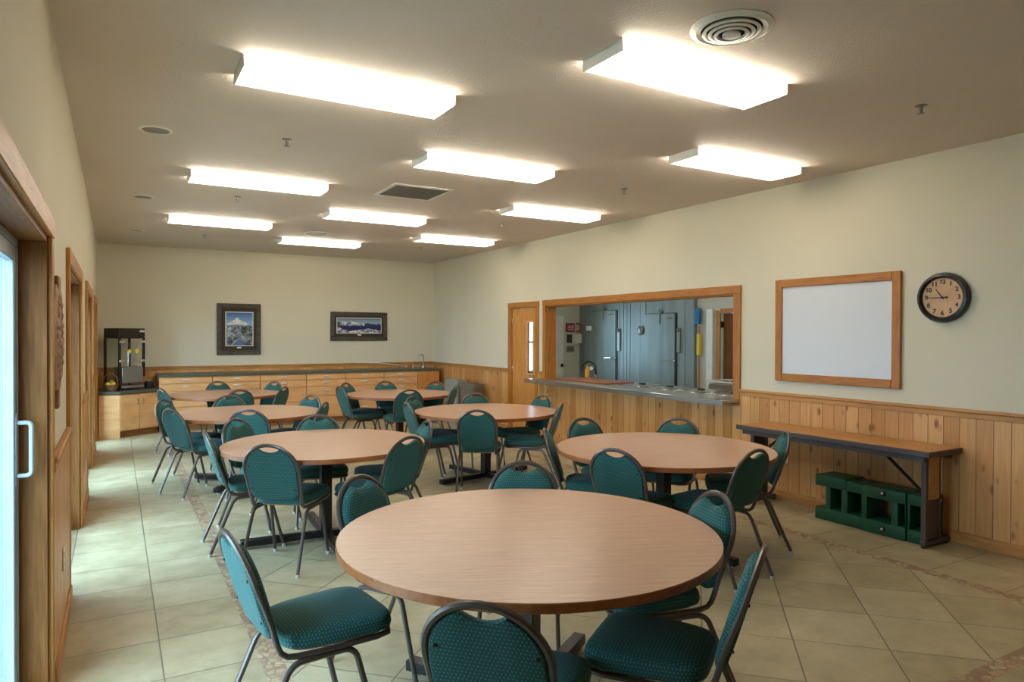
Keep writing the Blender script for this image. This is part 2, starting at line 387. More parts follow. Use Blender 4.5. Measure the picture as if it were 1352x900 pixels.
# ---------------------------------------------------------------- room shell
def wall_along_y(name, x0, x1, y0, y1, ops, mat='wall', z1=H):
    b = B(); ys = y0
    for (a, c, zb, zt) in sorted(ops):
        b.box(x0, x1, ys, a, 0, z1)
        if zb > 0: b.box(x0, x1, a, c, 0, zb)
        b.box(x0, x1, a, c, zt, z1); ys = c
    b.box(x0, x1, ys, y1, 0, z1)
    return struct(b.obj(name, mat, smooth=False))
struct(B().box(XL - .18, 12, YF - .1, YB + .1, -.1, 0).obj('floor', 'floor', smooth=False))
struct(B().box(XL - .18, XR + .15, YF - .1, YB + .1, H, H + .1).obj('ceiling', 'ceiling', smooth=False))
OPEN = [(1.85, 3.66), (4.85, 6.68), (7.80, 9.55), (10.72, 11.88)]      # casing outer edges on the left wall
LO = [(a + .09, b - .09, 0, 2.01) for a, b in OPEN]
wall_along_y('wall_left', XL - .16, XL, YF, YB, LO)
DOOR = (8.98, 9.745, 0, 2.03); PASS = (5.06, 8.68, .87, 2.03)
wall_along_y('wall_right', XR, XR + .15, YF, YB, [DOOR, PASS])
struct(B().box(XL - .16, XR + .15, YB, YB + .1, 0, H).obj('wall_back', 'wall', smooth=False))
struct(B().box(XL - .16, XR + .15, YF - .1, YF, 0, H).obj('wall_front', 'wall', smooth=False))
# wainscot boards, rails and baseboards
def run_y(side, segs):
    s = 1 if side == 'left' else -1; x = XL if side == 'left' else XR
    for i, (a, c, top) in enumerate(segs):
        xs = sorted((x, x + s * .016))
        struct(B().box(xs[0], xs[1], a, c, 0, top, 0).obj('trim_wainscot_' + side, 'planks_y', smooth=False))
        if top >= RAIL - .01:
            xs = sorted((x, x + s * .034)); b = B().box(xs[0], xs[1], a, c, top - .004, top + .022, .006)
            xs = sorted((x, x + s * .024)); b.box(xs[0], xs[1], a, c, top - .045, top - .004, .003)
            struct(b.obj('trim_chair_rail_' + side, 'rail'))
        xs = sorted((x, x + s * .03))
        struct(B().box(xs[0], xs[1], a, c, 0, .095, .006).obj('baseboard_' + side, 'rail'))
run_y('left', [(YF, OPEN[0][0], RAIL), (OPEN[0][1], OPEN[1][0], RAIL), (OPEN[1][1], OPEN[2][0], RAIL), (OPEN[2][1], OPEN[3][0], RAIL), (OPEN[3][1], YB, RAIL)])
run_y('right', [(YF, 4.97, RAIL), (4.97, 8.77, .86), (8.77, 8.895, RAIL), (9.83, YB, RAIL)])
struct(B().box(XL, XR, YB - .016, YB, 0, RAIL).obj('trim_wainscot_back', 'planks_x', smooth=False))
b = B().box(XL, XR, YB - .034, YB, RAIL - .004, RAIL + .022, .006); b.box(XL, XR, YB - .024, YB, RAIL - .045, RAIL - .004, .003)
struct(b.obj('trim_chair_rail_back', 'rail_x'))

# left wall openings: casing, deep jamb, white framed sliding glass door
def casing(name, x, y0, y1, z1, wd, s, z0=0, sill=False, mz='trim_z', my='trim_y', th=.02):
    xs = sorted((x, x + s * th)); b = B()
    b.box(*xs, y0, y0 + wd, z0, z1 - wd, .003); b.box(*xs, y1 - wd, y1, z0, z1 - wd, .003); o = struct(b.obj(name, mz))
    xs = sorted((x, x + s * (th + .003))); struct(B().box(*xs, y0 - .004, y1 + .004, z1 - wd, z1, .003).obj(name, my))
    return o
for i, (a, c) in enumerate(OPEN):
    n = i + 1
    casing('trim_door_casing_%d' % n, XL, a, c, 2.1, .09, 1)
    b = B(); 
    b.box(XL - .2, XL, a + .09, a + .115, 0, 2.01); b.box(XL - .2, XL, c - .115, c - .09, 0, 2.01)
    struct(b.obj('trim_door_jamb_%d' % n, 'jamb', smooth=False))
    struct(B().box(XL - .2, XL, a + .115, c - .115, 1.985, 2.01).obj('trim_door_head_%d' % n, 'jamb_y', smooth=False))
    y0, y1 = a + .115, c - .115; ym = (y0 + y1) / 2
    b = B(); b.box(XL - .2, XL - .10, y0, y0 + .03, 0, 1.985, .003); b.box(XL - .2, XL - .10, y1 - .03, y1, 0, 1.985, .003); b.box(XL - .2, XL - .10, y0 + .03, y1 - .03, 1.955, 1.985, .003); b.box(XL - .2, XL - .10, y0 + .03, y1 - .03, 0, .03, .003)
    dr = struct(b.obj('door_%d' % n, 'vinyl'))
    for (p0, p1, xx) in ((y0 + .03, ym + .03, XL - .19), (ym - .03, y1 - .03, XL - .14)):
        b = B(); sw = .065
        b.box(xx, xx + .035, p0, p0 + sw, .03, 1.955, .004); b.box(xx, xx + .035, p1 - sw, p1, .03, 1.955, .004); b.box(xx, xx + .035, p0 + sw, p1 - sw, 1.955 - sw, 1.955, .004); b.box(xx, xx + .035, p0 + sw, p1 - sw, .03, .13, .004)
        lf = b.obj('sash', 'vinyl', dr)
        B().box(xx + .014, xx + .02, p0 + sw - .01, p1 - sw + .01, .12, 1.955 - sw + .01).obj('glass_panel', 'glass', lf, smooth=False)
    if i: continue
    yh = y1 - .065; xh = XL - .105
    b = B(); b.tube(fillet([(xh, yh, 1.0), (xh + .055, yh, 1.0), (xh + .055, yh, 1.22), (xh, yh, 1.22)], .02), .009)
    b.box(xh - .002, xh + .006, yh - .018, yh + .018, .96, 1.26, .003); b.obj('door_handle', 'vinyl', dr)
# ground outside
struct(B().box(-14, XL - .17, -8, 20, -.25, -.12).obj('floor_patio', 'brick', smooth=False))

struct(B().box(-9, XL - .3, 15.0, 15.2, -.12, 4.5).obj('wall_added_backdrop', 'backdrop', smooth=False))  # made-up dark wall, added to darken the view through the near glass door
# right wall: door with narrow lite, pass-through trim
casing('trim_kitchen_door_casing', XR, 8.895, 9.83, 2.107, .085, -1, mz='oak_frame_z', my='oak_frame')
b = B(); b.box(XR, XR + .15, 8.98, 9.0, 0, 2.03); b.box(XR, XR + .15, 9.725, 9.745, 0, 2.03); b.box(XR, XR + .15, 9.0, 9.725, 2.01, 2.03)
struct(b.obj('trim_kitchen_door_jamb', 'oak_frame_z', smooth=False))
b = B(); x0, x1 = XR + .012, XR + .052
b.box(x0, x1, 9.003, 9.07, .005, 2.007); b.box(x0, x1, 9.26, 9.722, .005, 2.007); b.box(x0, x1, 9.07, 9.26, .005, .97); b.box(x0, x1, 9.07, 9.26, 1.80, 2.007)
dr = struct(b.obj('door_5', 'oak_door', smooth=False))
b = B(); b.box(x0 - .008, x0 + .002, 9.06, 9.085, .96, 1.81); b.box(x0 - .008, x0 + .002, 9.245, 9.27, .96, 1.81); b.box(x0 - .008, x0 + .002, 9.085, 9.245, .96, .985); b.box(x0 - .008, x0 + .002, 9.085, 9.245, 1.785, 1.81)
b.obj('window_frame', 'maple', dr); B().box(x0 + .015, x0 + .021, 9.07, 9.26, .97, 1.80).obj('glass_panel', 'glass', dr)
for z in (.35, 1.0, 1.75): B().box(XR - .004, XR + .014, 9.715, 9.742, z, z + .1, .002).obj('hinge', 'chrome', dr)
b = B(); b.tube([(XR + .012, 9.04, .95), (XR - .03, 9.04, .95)], .01); b.tube([(XR - .03, 9.045, .95), (XR - .03, 9.13, .95)], .009); b.obj('door_handle', 'chrome', dr)
# pass-through
b = B(); b.box(XR - .022, XR, 4.97, 5.06, .865, 2.027, .003); b.box(XR - .022, XR, 8.68, 8.77, .90, 2.027, .003)
b.box(XR, XR + .15, 5.06, 5.08, .93, 2.03); b.box(XR, XR + .15, 8.66, 8.68, .93, 2.03); struct(b.obj('trim_pass_casing', 'oak_frame_z'))
b = B(); b.box(XR - .026, XR, 4.966, 8.774, 2.027, 2.113, .003); b.box(XR, XR + .15, 5.08, 8.66, 2.01, 2.03); struct(b.obj('trim_pass_head', 'oak_frame'))

# ---------------------------------------------------------------- kitchen beyond the pass-through
struct(B().box(XR + .15, 12, 3.5, 12.1, 2.75, 2.85).obj('ceiling_kitchen', 'white_wall', smooth=False))
b = B(); b.box(XR + .15, 6.75, 12.0, 12.1, 0, 2.75); b.box(7.5, 8.6, 12.0, 12.1, 0, 2.75); b.box(6.75, 7.5, 12.0, 12.1, 0, .8); b.box(6.75, 7.5, 12.0, 12.1, 2.1, 2.75)
struct(b.obj('wall_kitchen_back', 'white_wall', smooth=False))
b = B(); b.box(6.75, 6.80, 12.02, 12.08, .8, 2.1); b.box(7.45, 7.5, 12.02, 12.08, .8, 2.1); b.box(6.8, 7.45, 12.02, 12.08, .8, .85); b.box(6.8, 7.45, 12.02, 12.08, 2.05, 2.1); b.box(6.8, 7.45, 12.03, 12.07, 1.42, 1.46)
wf = struct(b.obj('window_1', 'vinyl')); B().box(6.8, 7.45, 12.045, 12.05, .85, 2.05).obj('pane', 'glass', wf)
struct(B().box(XR + .15, 12, 3.4, 3.5, 0, 2.75).obj('wall_kitchen_front', 'white_wall', smooth=False))
struct(wall_along_y('wall_kitchen_right', 8.66, 8.76, 3.5, 8.62, [(7.25, 8.17, 0, 1.98)], 'white_wall', 2.75))
struct(B().box(9.9, 10.0, 6.5, 9, 0, 2.75).obj('wall_hall', 'white_wall', smooth=False))
# walk-in cooler: panels plus two doors
ck = thing('walk_in_cooler', 'grey metal walk-in cooler filling the far kitchen wall behind the serving window', 'cooler', (8.6, 10.3, 0))
b = B(); b.box(.0, .9, -1.68, 1.7, 0, 2.74); b.box(-.012, 0, -1.68, -1.60, 0, 2.74); b.box(-.012, 0, -.43, -.28, 0, 2.74, .002)
for yy in (-1.45, -.27, .02, .12, .22, .34, 1.36, 1.5): b.box(-.006, 0, yy, yy + .012, 0, 2.74)
b.obj('panel', 'cooler', ck)
for j, (ya, yb, zt) in enumerate(((.44, 1.22, 2.08), (-1.22, -.43, 1.98))):
    d = B().box(-.03, -.008, ya, yb, .03, zt, .004).obj('cooler_door', 'cooler', ck)
    b = B(); b.box(-.012, -.0, ya - .03, yb + .03, zt + .003, zt + .012); b.box(-.012, 0, ya - .035, ya - .012, 0, zt); b.box(-.012, 0, yb + .012, yb + .02, 0, zt); b.obj('gasket', 'black', d)
    b = B(); b.tube([(-.03, ya + .02, 1.13), (-.10, ya + .06, 1.14), (-.11, ya + .25, 1.13)], .014, .022); b.ball((-.04, ya - .01, 1.13), .028); b.obj('latch_handle', 'chrome', d)
    b = B(); ym = (ya + yb) / 2; b.box(-.045, -.028, ym - .02, ym + .02, zt - .18, zt + .09, .004); b.box(-.045, 0, ym - .07, ym + .06, zt + .02, zt + .04, .004); b.obj('closer', 'grey_panel', d)
    b = B(); b.box(-.03, 0, ya - .13, ya - .05, 1.28, 1.72, .004); b.ball((-.03, ya - .09, 1.68), .035); b.obj('thermometer_panel', 'grey_panel', ck)
    b = B(); b.box(-.036, -.028, ya + .05, ya + .2, zt - .1, zt - .07); b.obj('vent_plate', 'chrome', d)
tag(B().box(8.51, 8.538, 11.45, 11.64, 1.68, 1.78, .003).obj('notice_card', 'board'), 'small white card stuck high on the left cooler door edge', 'sign')
tag(B().lathe([(.07, 0), (.085, .01), (.085, .03), (.05, .045)], (0, 0, 0), 24).obj('cooler_gauge', 'grey_panel'), 'round grey gauge on the wall left of the right cooler door', 'gauge')
o = bpy.data.objects['cooler_gauge']; o.rotation_euler = (0, -PI / 2, 0); o.location = (8.585, 9.99, 1.68)
# white cupboard door and signs on kitchen back wall
b = B(); b.box(7.9, 8.17, 11.965, 12.0, .05, 1.99, .004); dr = struct(b.obj('door_6', 'white_metal')); b = B(); b.ball((8.12, 11.95, .95), .035); b.obj('door_knob', 'black', dr)
s = tag(B().box(8.24, 8.47, 11.985, 12.0, 1.65, 1.84, .002).obj('safety_sign', 'red'), 'red safety sign on the white kitchen wall, topmost of the wall signs', 'sign')
for z in (1.69, 1.73, 1.77): B().box(8.30, 8.45, 11.982, 11.986, z, z + .018).obj('print_line', 'board', s)
b = B(); b.tube([(8.5, 11.97, 1.66), (8.56, 11.9, 1.68), (8.56, 11.9, 1.8), (8.5, 11.97, 1.84)], .02); s = tag(b.obj('pull_station', 'red'), 'red hook-shaped pull fitting beside the red safety sign', 'pull station')
b = B(); b.box(8.27, 8.40, 11.985, 12.0, 1.42, 1.6, .002); tag(b.obj('small_poster', 'mat'), 'dark brown small poster below the red safety sign', 'sign')
b = B(); b.box(8.44, 8.6 - .01, 11.9, 12.0, 1.41, 1.61, .006); tag(b.obj('control_box', 'white_metal'), 'pale control box on the kitchen wall right of the brown poster', 'control box')
b = B(); b.box(8.26, 8.46, 11.985, 12.0, 1.22, 1.36, .002); s = tag(b.obj('instruction_sign', 'vent_grey'), 'grey-brown sign, lowest on the white kitchen wall', 'sign')
for z in (1.26, 1.30): B().box(8.28, 8.44, 11.982, 11.986, z, z + .015).obj('print_line', 'mat', s)
# service door and hanging things at the right of the kitchen
dr = struct(B().box(8.70, 8.74, 7.32, 8.07, .01, 1.95).obj('door_7', 'brown_door'))
for z in (.75, 1.72): B().box(8.64, 8.70, 8.06, 8.12, z, z + .1).obj('hinge', 'black', dr)
struct(B().box(8.63, 8.66, 8.08, 8.18, 0, 2.0, .003).box(8.63, 8.66, 7.2, 8.08, 1.96, 2.03, .003).obj('trim_service_door', 'trim_z'))
struct(B().box(8.60, 8.66, 8.22, 8.36, 0, 2.03, .004).obj('trim_corner_guard', 'white_metal'))
tag(B().box(8.55, 8.60, 8.47, 8.59, 1.78, 2.05, .01).obj('towel_dispenser', 'blue'), 'blue dispenser box high at the right end of the cooler', 'dispenser')
b = B(); b.tube([(8.58, 8.50, .0), (8.58, 8.50, 1.75)], .014); mp = tag(b.obj('mop', 'rail'), 'yellow headed mop standing below the blue dispenser', 'mop'); B().box(8.55, 8.61, 8.46, 8.54, 1.25, 1.62, .012).obj('mop_head', 'yellow', mp)
ct = thing('utility_cart', 'pale metal rimmed utility cart seen at the right end of the serving window', 'cart', (8.0, 7.15, 0))
b = B(); b.tube(fillet([(-.25, -.3, .9), (-.25, .42, .9), (.25, .42, .9), (.25, -.3, .9)], .08), .014); b.obj('rim', 'white_metal', ct)
b = B(); b.box(-.24, .24, -.3, .36, .55, .86, .02); b.obj('tub', 'vent_grey', ct)
for dx in (-.22, .22):
    for dy in (-.28, .34): B().tube([(dx, dy, .0), (dx, dy, .88)], .014).obj('leg', 'white_metal', ct)

# serving counter
sc = thing('serving_counter', 'long stainless steel serving counter running through the kitchen opening', 'counter', (0, 0, 0))
b = B(); b.box(XR - .27, XR + .72, 4.98, 8.66, .895, .93, .006); b.box(XR - .27, XR - .001, 8.66, 8.90, .895, .93, .006)
b.box(XR - .27, XR - .25, 4.98, 8.90, .872, .9, .003); b.obj('top', 'steel', sc)
b = B(); b.box(XR + .16, XR + .70, 5.1, 8.6, .05, .894); b.obj('cabinet', 'steel', sc)
for k in range(4):
    y0 = 5.15 + k * .52
    b = B(); b.box(XR + .13, XR + .60, y0, y0 + .44, .9305, .94, .003); pl = b.obj('food_well', 'chrome', sc)
    B().box(XR + .16, XR + .57, y0 + .03, y0 + .41, .941, .944).obj('well_lid', 'steel', pl); B().box(XR + .34, XR + .38, y0 + .17, y0 + .27, .945, .965, .004).obj('lid_handle', 'black', pl)
tag(B().box(XR + .02, XR + .5, 7.25, 8.5, .9315, .95, .004).obj('cutting_board', 'lam_edge'), 'long reddish brown cutting board lying on the left half of the serving counter', 'cutting board')
b = B(); b.lathe([(.03, 0), (.035, .01), (.035, .13), (.012, .17), (.012, .2)], (0, 0, 0), 20); o = tag(b.obj('squeeze_bottle', 'orange'), 'pale orange squeeze bottle at the left end of the serving counter', 'bottle'); o.location = (XR + .62, 8.5, .931)
fa = thing('spray_faucet', 'black hose spray faucet at the left end of the serving counter', 'faucet', (6.75, 8.95, 0))
b = B(); b.cyl((0, 0), .03, .0, .95, 20); b.obj('base', 'steel', fa)
b = B(); b.tube(fillet([(0, 0, .95), (-.02, 0, 1.12), (-.1, .08, 1.17), (-.16, .16, 1.10), (-.16, .16, .98)], .06), .012); b.obj('hose', 'black', fa)
b = B(); b.ball((-.06, .05, 1.03), .05); b.obj('spray_head', 'chrome', fa)
# unseen ceiling lamps added to brighten the kitchen and its cooler
kl = thing('kitchen_fill_light', 'unseen fill light added to the kitchen ceiling, above the serving opening', 'ceiling light', (7.2, 7.6, 2.75))
B().box(-.15, .15, -.6, .6, -.03, 0).obj('housing', 'white_metal', kl); B().box(-.14, .14, -.58, .58, -.08, -.03, .01).obj('lens', 'lens', kl)
for yy, lb in ((9.9, 'added unseen kitchen fill light nearest the left cooler door'), (5.2, 'added unseen kitchen fill light nearest the service door')):
    o = copy_tree(kl); o.location = (7.2, yy, 2.75); o['label'] = lb

# ---------------------------------------------------------------- back counter run
yc = YB - .62
xs = [.60, 1.387, 2.145, 2.92, 3.62, 4.345, 5.02]
names = ['leftmost of the high ones, nearest the drink machine', 'second from the left end, under the tall mountain picture', 'third from the left end, between the two pictures',
         'fourth from the left end of the back counter', 'fifth along the back counter, below the wide framed picture', 'sixth along the back counter, just left of the orange sink cupboard']
rows = [(.785, .875), (.66, .775), (.50, .65), (.115, .49)]
for i in range(6):
    a, c_ = xs[i], xs[i + 1]; wd = c_ - a
    cb = thing('base_cabinet', 'pale maple base cabinet, ' + names[i], 'cabinet', (a, yc, 0), 0, None)
    B().box(.002, wd - .002, .02, .60, .1, .888).obj('body', 'maple', cb); B().box(.002, wd - .002, .07, .6, 0, .1).obj('toe_kick', 'toe', cb)
    rr = rows if i % 2 else [(.785, .875), (.66, .775), (.40, .65), (.115, .39)]
    for (z0, z1) in rr:
        d = B().box(.006, wd - .006, 0, .019, z0, z1, .002).obj('drawer', 'maple', cb)
        zm = (z0 + z1) / 2 + .01
        b = B(); b.tube([(wd / 2 - .05, -.025, zm), (wd / 2 + .05, -.025, zm)], .007); b.tube([(wd / 2 - .04, .0, zm), (wd / 2 - .04, -.025, zm)], .005); b.tube([(wd / 2 + .04, .0, zm), (wd / 2 + .04, -.025, zm)], .005)
        b.box(wd / 2 - .05, wd / 2 + .05, -.012, 0, zm - .012, zm + .012, .003); b.obj('handle', 'satin', d)
cb = thing('sink_cabinet', 'orange toned sink cabinet at the right end of the back counter', 'cabinet', (5.02, yc, 0))
B().box(.002, .46, .02, .6, .1, .888).obj('body', 'maple_o', cb); B().box(.002, .46, .07, .6, 0, .1).obj('toe_kick', 'toe', cb); B().box(.006, .455, 0, .019, .115, .875, .002).obj('door', 'maple_o', cb)
tag(B().box(.585, 5.50, yc - .025, YB - .018, .89, .93, .004).obj('countertop', 'counter'), 'long dark green-grey countertop over the drawers on the back wall', 'countertop')
# lower angled corner unit
P = [(XL + .032, 11.93), (.06, 11.93), (.58, 12.29), (.58, YB - .03), (XL + .032, YB - .03)]
cb = thing('corner_cabinet', 'low angled maple cabinet in the back left corner', 'cabinet', (0, 0, 0))
def inset(P, d): return [(P[0][0], P[0][1] + d), (P[1][0] - d * .3, P[1][1] + d), (P[2][0], P[2][1] + d * 1.25), P[3], P[4]]
B().prism(inset(P, .03), .1, .66).obj('body', 'maple', cb, smooth=False); B().prism(inset(P, .09), 0, .1).obj('toe_kick', 'toe', cb, smooth=False)
B().box(XL + .034, .055, 11.94, 11.96, .0, .655, .002).obj('side_panel', 'maple', cb)
ang = math.atan2(.36, .52); L = math.hypot(.52, .36)
for k in range(2):
    b = B().box(.004 + k * L / 2, L / 2 - .004 + k * L / 2, -.004, .014, .115, .65, .002); d = b.obj('door', 'maple', cb); d.location = (.06, 11.945, 0); d.rotation_euler = (0, 0, ang)
    xx = L / 2 - .05 if k == 0 else L / 2 + .05
    B().tube([(xx, -.006, .49), (xx, -.03, .5), (xx, -.03, .58), (xx, -.006, .59)], .006).obj('handle', 'chrome', d)
tag(B().prism(P, .667, .71).obj('corner_countertop', 'counter', smooth=False), 'dark green-grey top of the low corner cabinet', 'countertop')

# drink machine on the corner unit
dm = thing('drink_dispenser', 'tall dark drink machine with glass front and two yellow diamond tags in the back corner', 'dispenser', (.12, 12.42, .711), ang - .02)
hw, hd, hh = .215, .19, .96
b = B(); b.box(-hw, hw, -hd, hd, hh - .16, hh, .006); b.box(-hw, -hw + .03, -hd, -hd + .03, 0, hh - .15); b.box(hw - .03, hw, -hd, -hd + .03, .2, hh - .15); b.box(-hw, -hw + .03, hd - .03, hd, 0, hh - .15); b.box(hw - .03, hw, hd - .03, hd, 0, hh - .15); b.box(-hw, hw, -hd, hd, .03, .06, .004)
b.obj('shell', 'dark_cabinet', dm)
B().box(-hw + .005, -hw + .012, -hd + .03, hd - .03, .06, hh - .16).obj('glass_side', 'glass', dm)
B().box(-hw + .05, hw - .03, -hd + .0, -hd + .2, .10, .36, .01).obj('metal_front_box', 'grey_panel', dm)
B().box(-hw + .03, hw - .03, -hd - .03, -hd + .02, .03, .07, .006).obj('drip_tray', 'grey_panel', dm)
for zz in (.45, .75):
    for sx in (-1, 1): B().box(sx * (hw - .04) - .04, sx * (hw - .04) + .04, -hd - .02, -hd, zz - .02, zz + .02, .004).obj('bracket', 'chrome', dm)
for sx in (-.055, .075):
    t = B().lathe([(.02, 0), (.055, .06), (.06, .3), (.05, .33)], (sx, -hd + .09, .42), 20).obj('bowl', 'glass', dm)
    B().tube([(sx, -hd + .02, .58), (sx, -hd + .02, .42), (sx, -hd + .02, .37)], .012).obj('tap', 'chrome', t)
    bm2 = bmesh.new(); bmesh.ops.create_cube(bm2, size=1); b = B(); b.add(bm2, 0, Matrix.Translation((sx, -hd - .008, .60)) @ Matrix.Rotation(PI / 4, 4, 'Y') @ Matrix.Diagonal((.055, .008, .055, 1))); b.obj('diamond_tag', 'yellow', t)
B().box(hw - .09, hw - .01, -hd - .004, -hd, hh - .06, hh - .03).obj('badge', 'board', dm)
# fruit basket
fb = thing('fruit_basket', 'small wicker basket with a tall handle on the low corner counter', 'basket', (-.07, 12.11, .711))
b = B(); b.lathe([(.0, 0), (.075, .0), (.10, .07), (.105, .10), (.095, .10), (.09, .07), (.065, .012), (.0, .012)], (0, 0, 0), 28, cap=False)
for z, r in ((.02, .085), (.045, .095), (.07, .103), (.095, .107)): b.tube([(r * math.cos(a * PI / 14), r * math.sin(a * PI / 14), z) for a in range(29)], .006, n=6)
b.obj('bowl', 'wicker', fb); B().tube([(.1 * math.cos(a * PI / 16), 0, .09 + .19 * math.sin(a * PI / 16)) for a in range(17)], .006).obj('handle', 'wicker', fb)
for nm, mt, dx, dy, dz, lb in (('lemon', 'lemon', -.035, -.045, .105, 'yellow lemon at the left of the fruit basket'), ('orange', 'orange', .035, -.04, .11, 'orange at the right of the fruit basket'), ('lime', 'lime', .01, .03, .135, 'green lime lying at the back of the fruit basket')):
    o = tag(B().ball((0, 0, 0), .036, 1.1 if nm != 'orange' else 1.05, 1, 1).obj(nm, mt), lb, 'fruit'); o.location = (-.07 + dx, 12.11 + dy, .711 + dz)
# small dark tray item right of the machine
cs = thing('coffee_pot', 'low black pot with shiny lid beside the drink machine', 'pot', (.46, 12.52, .711))
B().lathe([(.05, 0), (.07, .01), (.075, .08), (.05, .11)], n=24).obj('body', 'black', cs); B().lathe([(.05, .11), (.04, .12), (.01, .125), (.01, .14)], n=24).obj('lid', 'chrome', cs); B().tube(fillet([(.07, 0, .09), (.12, 0, .09), (.12, 0, .03), (.07, 0, .03)], .02), .008).obj('handle', 'black', cs)
# faucet and fitting on the back counter
fa = thing('gooseneck_faucet', 'chrome gooseneck faucet at the right end of the back counter', 'faucet', (5.33, YB - .16, .93))
B().lathe([(.03, 0), (.03, .02), (.018, .03)], n=20).obj('base', 'chrome', fa)
B().tube([(0, 0, .02), (0, 0, .2)] + [(-.06 + .06 * math.cos(a), -.02 * (1 - math.cos(a)), .2 + .06 * math.sin(a)) for a in [i * PI / 12 for i in range(1, 13)]] + [(-.12, -.04, .17)], .011).obj('spout', 'chrome', fa)
B().tube([(.0, -.03, .04), (.09, -.06, .07)], .009).obj('lever', 'chrome', fa)
sd = thing('soap_dispenser', 'short chrome soap pump left of the gooseneck faucet', 'dispenser', (5.12, YB - .15, .93)); B().lathe([(.02, 0), (.02, .015), (.01, .02), (.01, .06)], n=16).obj('body', 'chrome', sd); B().tube([(0, 0, .06), (-.06, -.02, .065)], .007).obj('nozzle', 'chrome', sd)
wt = thing('wand', 'shiny metal fitting with a long thin pale rod resting on the back wall rail', 'fitting', (4.9, YB - .1, .93))
B().box(-.06, .05, -.03, .03, 0, .05, .01).obj('fitting', 'chrome', wt); B().tube([(-.03, 0, .045), (-.45, .04, .1), (-.95, .06, .115)], .008).obj('rod', 'plate', wt)
# framed pictures
def picture(nm, label, x0, x1, z0, z1, fw, ix0, ix1, iz0, iz1, kind):
    t = thing(nm, label, 'picture', ((x0 + x1) / 2, YB, z0)); ox = (x0 + x1) / 2
    b = B(); y = -.035
    for (a, c_, e, f) in ((x0, x1, z1 - fw, z1), (x0, x1, z0, z0 + fw), (x0, x0 + fw, z0 + fw, z1 - fw), (x1 - fw, x1, z0 + fw, z1 - fw)):
        b.box(a - ox, c_ - ox, y, 0, e - z0, f - z0, .006)
    for (a, c_, e, f) in ((x0 + .012, x1 - .012, z1 - .03, z1 - .014), (x0 + .012, x1 - .012, z0 + .014, z0 + .03)): b.box(a - ox, c_ - ox, y - .006, y, e - z0, f - z0, .003)
    b.obj('picture_frame', 'bark_frame', t)
    B().box(x0 + fw - .01 - ox, x1 - fw + .01 - ox, -.02, -.004, fw - .01, z1 - z0 - fw + .01).obj('mat_board', 'mat', t)
    m = mountain(nm + '_photo', 0, ix0 - ox, ix1 - ix0, iz0 - z0, iz1 - iz0, kind)
    B().box(ix0 - ox - .012, ix1 - ox + .012, -.0225, -.0205, iz0 - z0 - .012, iz1 - z0 + .012).obj('mat_bevel', 'plate', t)
    o = B().box(ix0 - ox, ix1 - ox, -.0245, -.0228, iz0 - z0, iz1 - z0).obj('photo', m, t)
    B().box(-.035, .035, -.027, -.02, iz0 - z0 - .05, iz0 - z0 - .028).obj('title_plate', 'plate', t)
picture('mountain_picture', 'tall rustic framed picture of a snowy peak above forest', 1.523, 2.253, 1.22, 2.123, .075, 1.674, 2.114, 1.385, 1.965, 0)
picture('lake_picture', 'wide rustic framed picture of a blue lake with snowy hills', 3.506, 4.62, 1.462, 2.013, .075, 3.632, 4.493, 1.615, 1.893, 1)

# bins by the right wall
for x, y, mt, lb, lid in ((5.27, 11.12, 'bin', 'light grey plastic rubbish bin, left of two bins by the right wall', 0), (5.33, 10.62, 'bin2', 'brownish grey rubbish bin, right of two bins by the right wall', 1)):
    t = thing('rubbish_bin', lb, 'bin', (x, y, 0), .15)
    def rr(s, z, r=.05):
        hx, hy = .13 * s, .20 * s; o = []
        for (cx, cy, a) in ((hx - r, hy - r, 0), (-hx + r, hy - r, 1), (-hx + r, -hy + r, 2), (hx - r, -hy + r, 3)):
            o += [(cx + r * math.cos((a + k / 4) * PI / 2), cy + r * math.sin((a + k / 4) * PI / 2), z) for k in range(5)]
        return o
    B().ring_loft([rr(.82, 0), rr(.98, .68), rr(1.06, .685), rr(1.06, .74), rr(1.0, .745), rr(.95, .7), rr(.8, .03)]).obj('body', mt, t)
    if lid: B().box(-.15, .15, -.03, .03, .70, .75, .01).obj('handle', mt, t)
    else: B().ring_loft([rr(1.03, .745), rr(.98, .79), rr(.4, .80)]).obj('lid', mt, t)

# ---------------------------------------------------------------- whiteboard, clock, outlets
wb = thing('whiteboard', 'large blank whiteboard in a wooden frame on the right wall', 'whiteboard', (XR, 3.91, 1.152))
b = B(); a0, a1, hh = -.62, .62, .978
b.box(-.03, 0, a0, a0 + .075, 0, hh, .005); b.obj('frame_stile', 'oak_frame_z', wb); B().box(-.03, 0, a1 - .075, a1, 0, hh, .005).obj('frame_stile', 'oak_frame_z', wb)
b = B(); b.box(-.03, 0, a0 + .075, a1 - .075, hh - .075, hh, .005); b.obj('frame_rail', 'oak_frame', wb); B().box(-.03, 0, a0 + .075, a1 - .075, 0, .075, .005).obj('frame_rail', 'oak_frame', wb)
B().box(-.012, -.002, a0 + .07, a1 - .07, .07, hh - .07).obj('writing_surface', 'board', wb)
ck = thing('wall_clock', 'round black rimmed clock with tan dial reading a quarter to eleven', 'clock', (XR, 2.957, 1.893)); ck.rotation_euler = (PI / 2, 0, -PI / 2)
R_ = .196
B().lathe([(R_ - .01, 0), (R_, .012), (R_, .03), (R_ - .012, .055), (R_ - .03, .06), (R_ - .042, .045), (R_ - .044, .03)], n=64).obj('rim', 'black', ck)
B().lathe([(0.001, .02), (.156, .02), (.156, .032), (.001, .032)], n=64).obj('dial', 'clock_face', ck)
nb = bmesh.new()
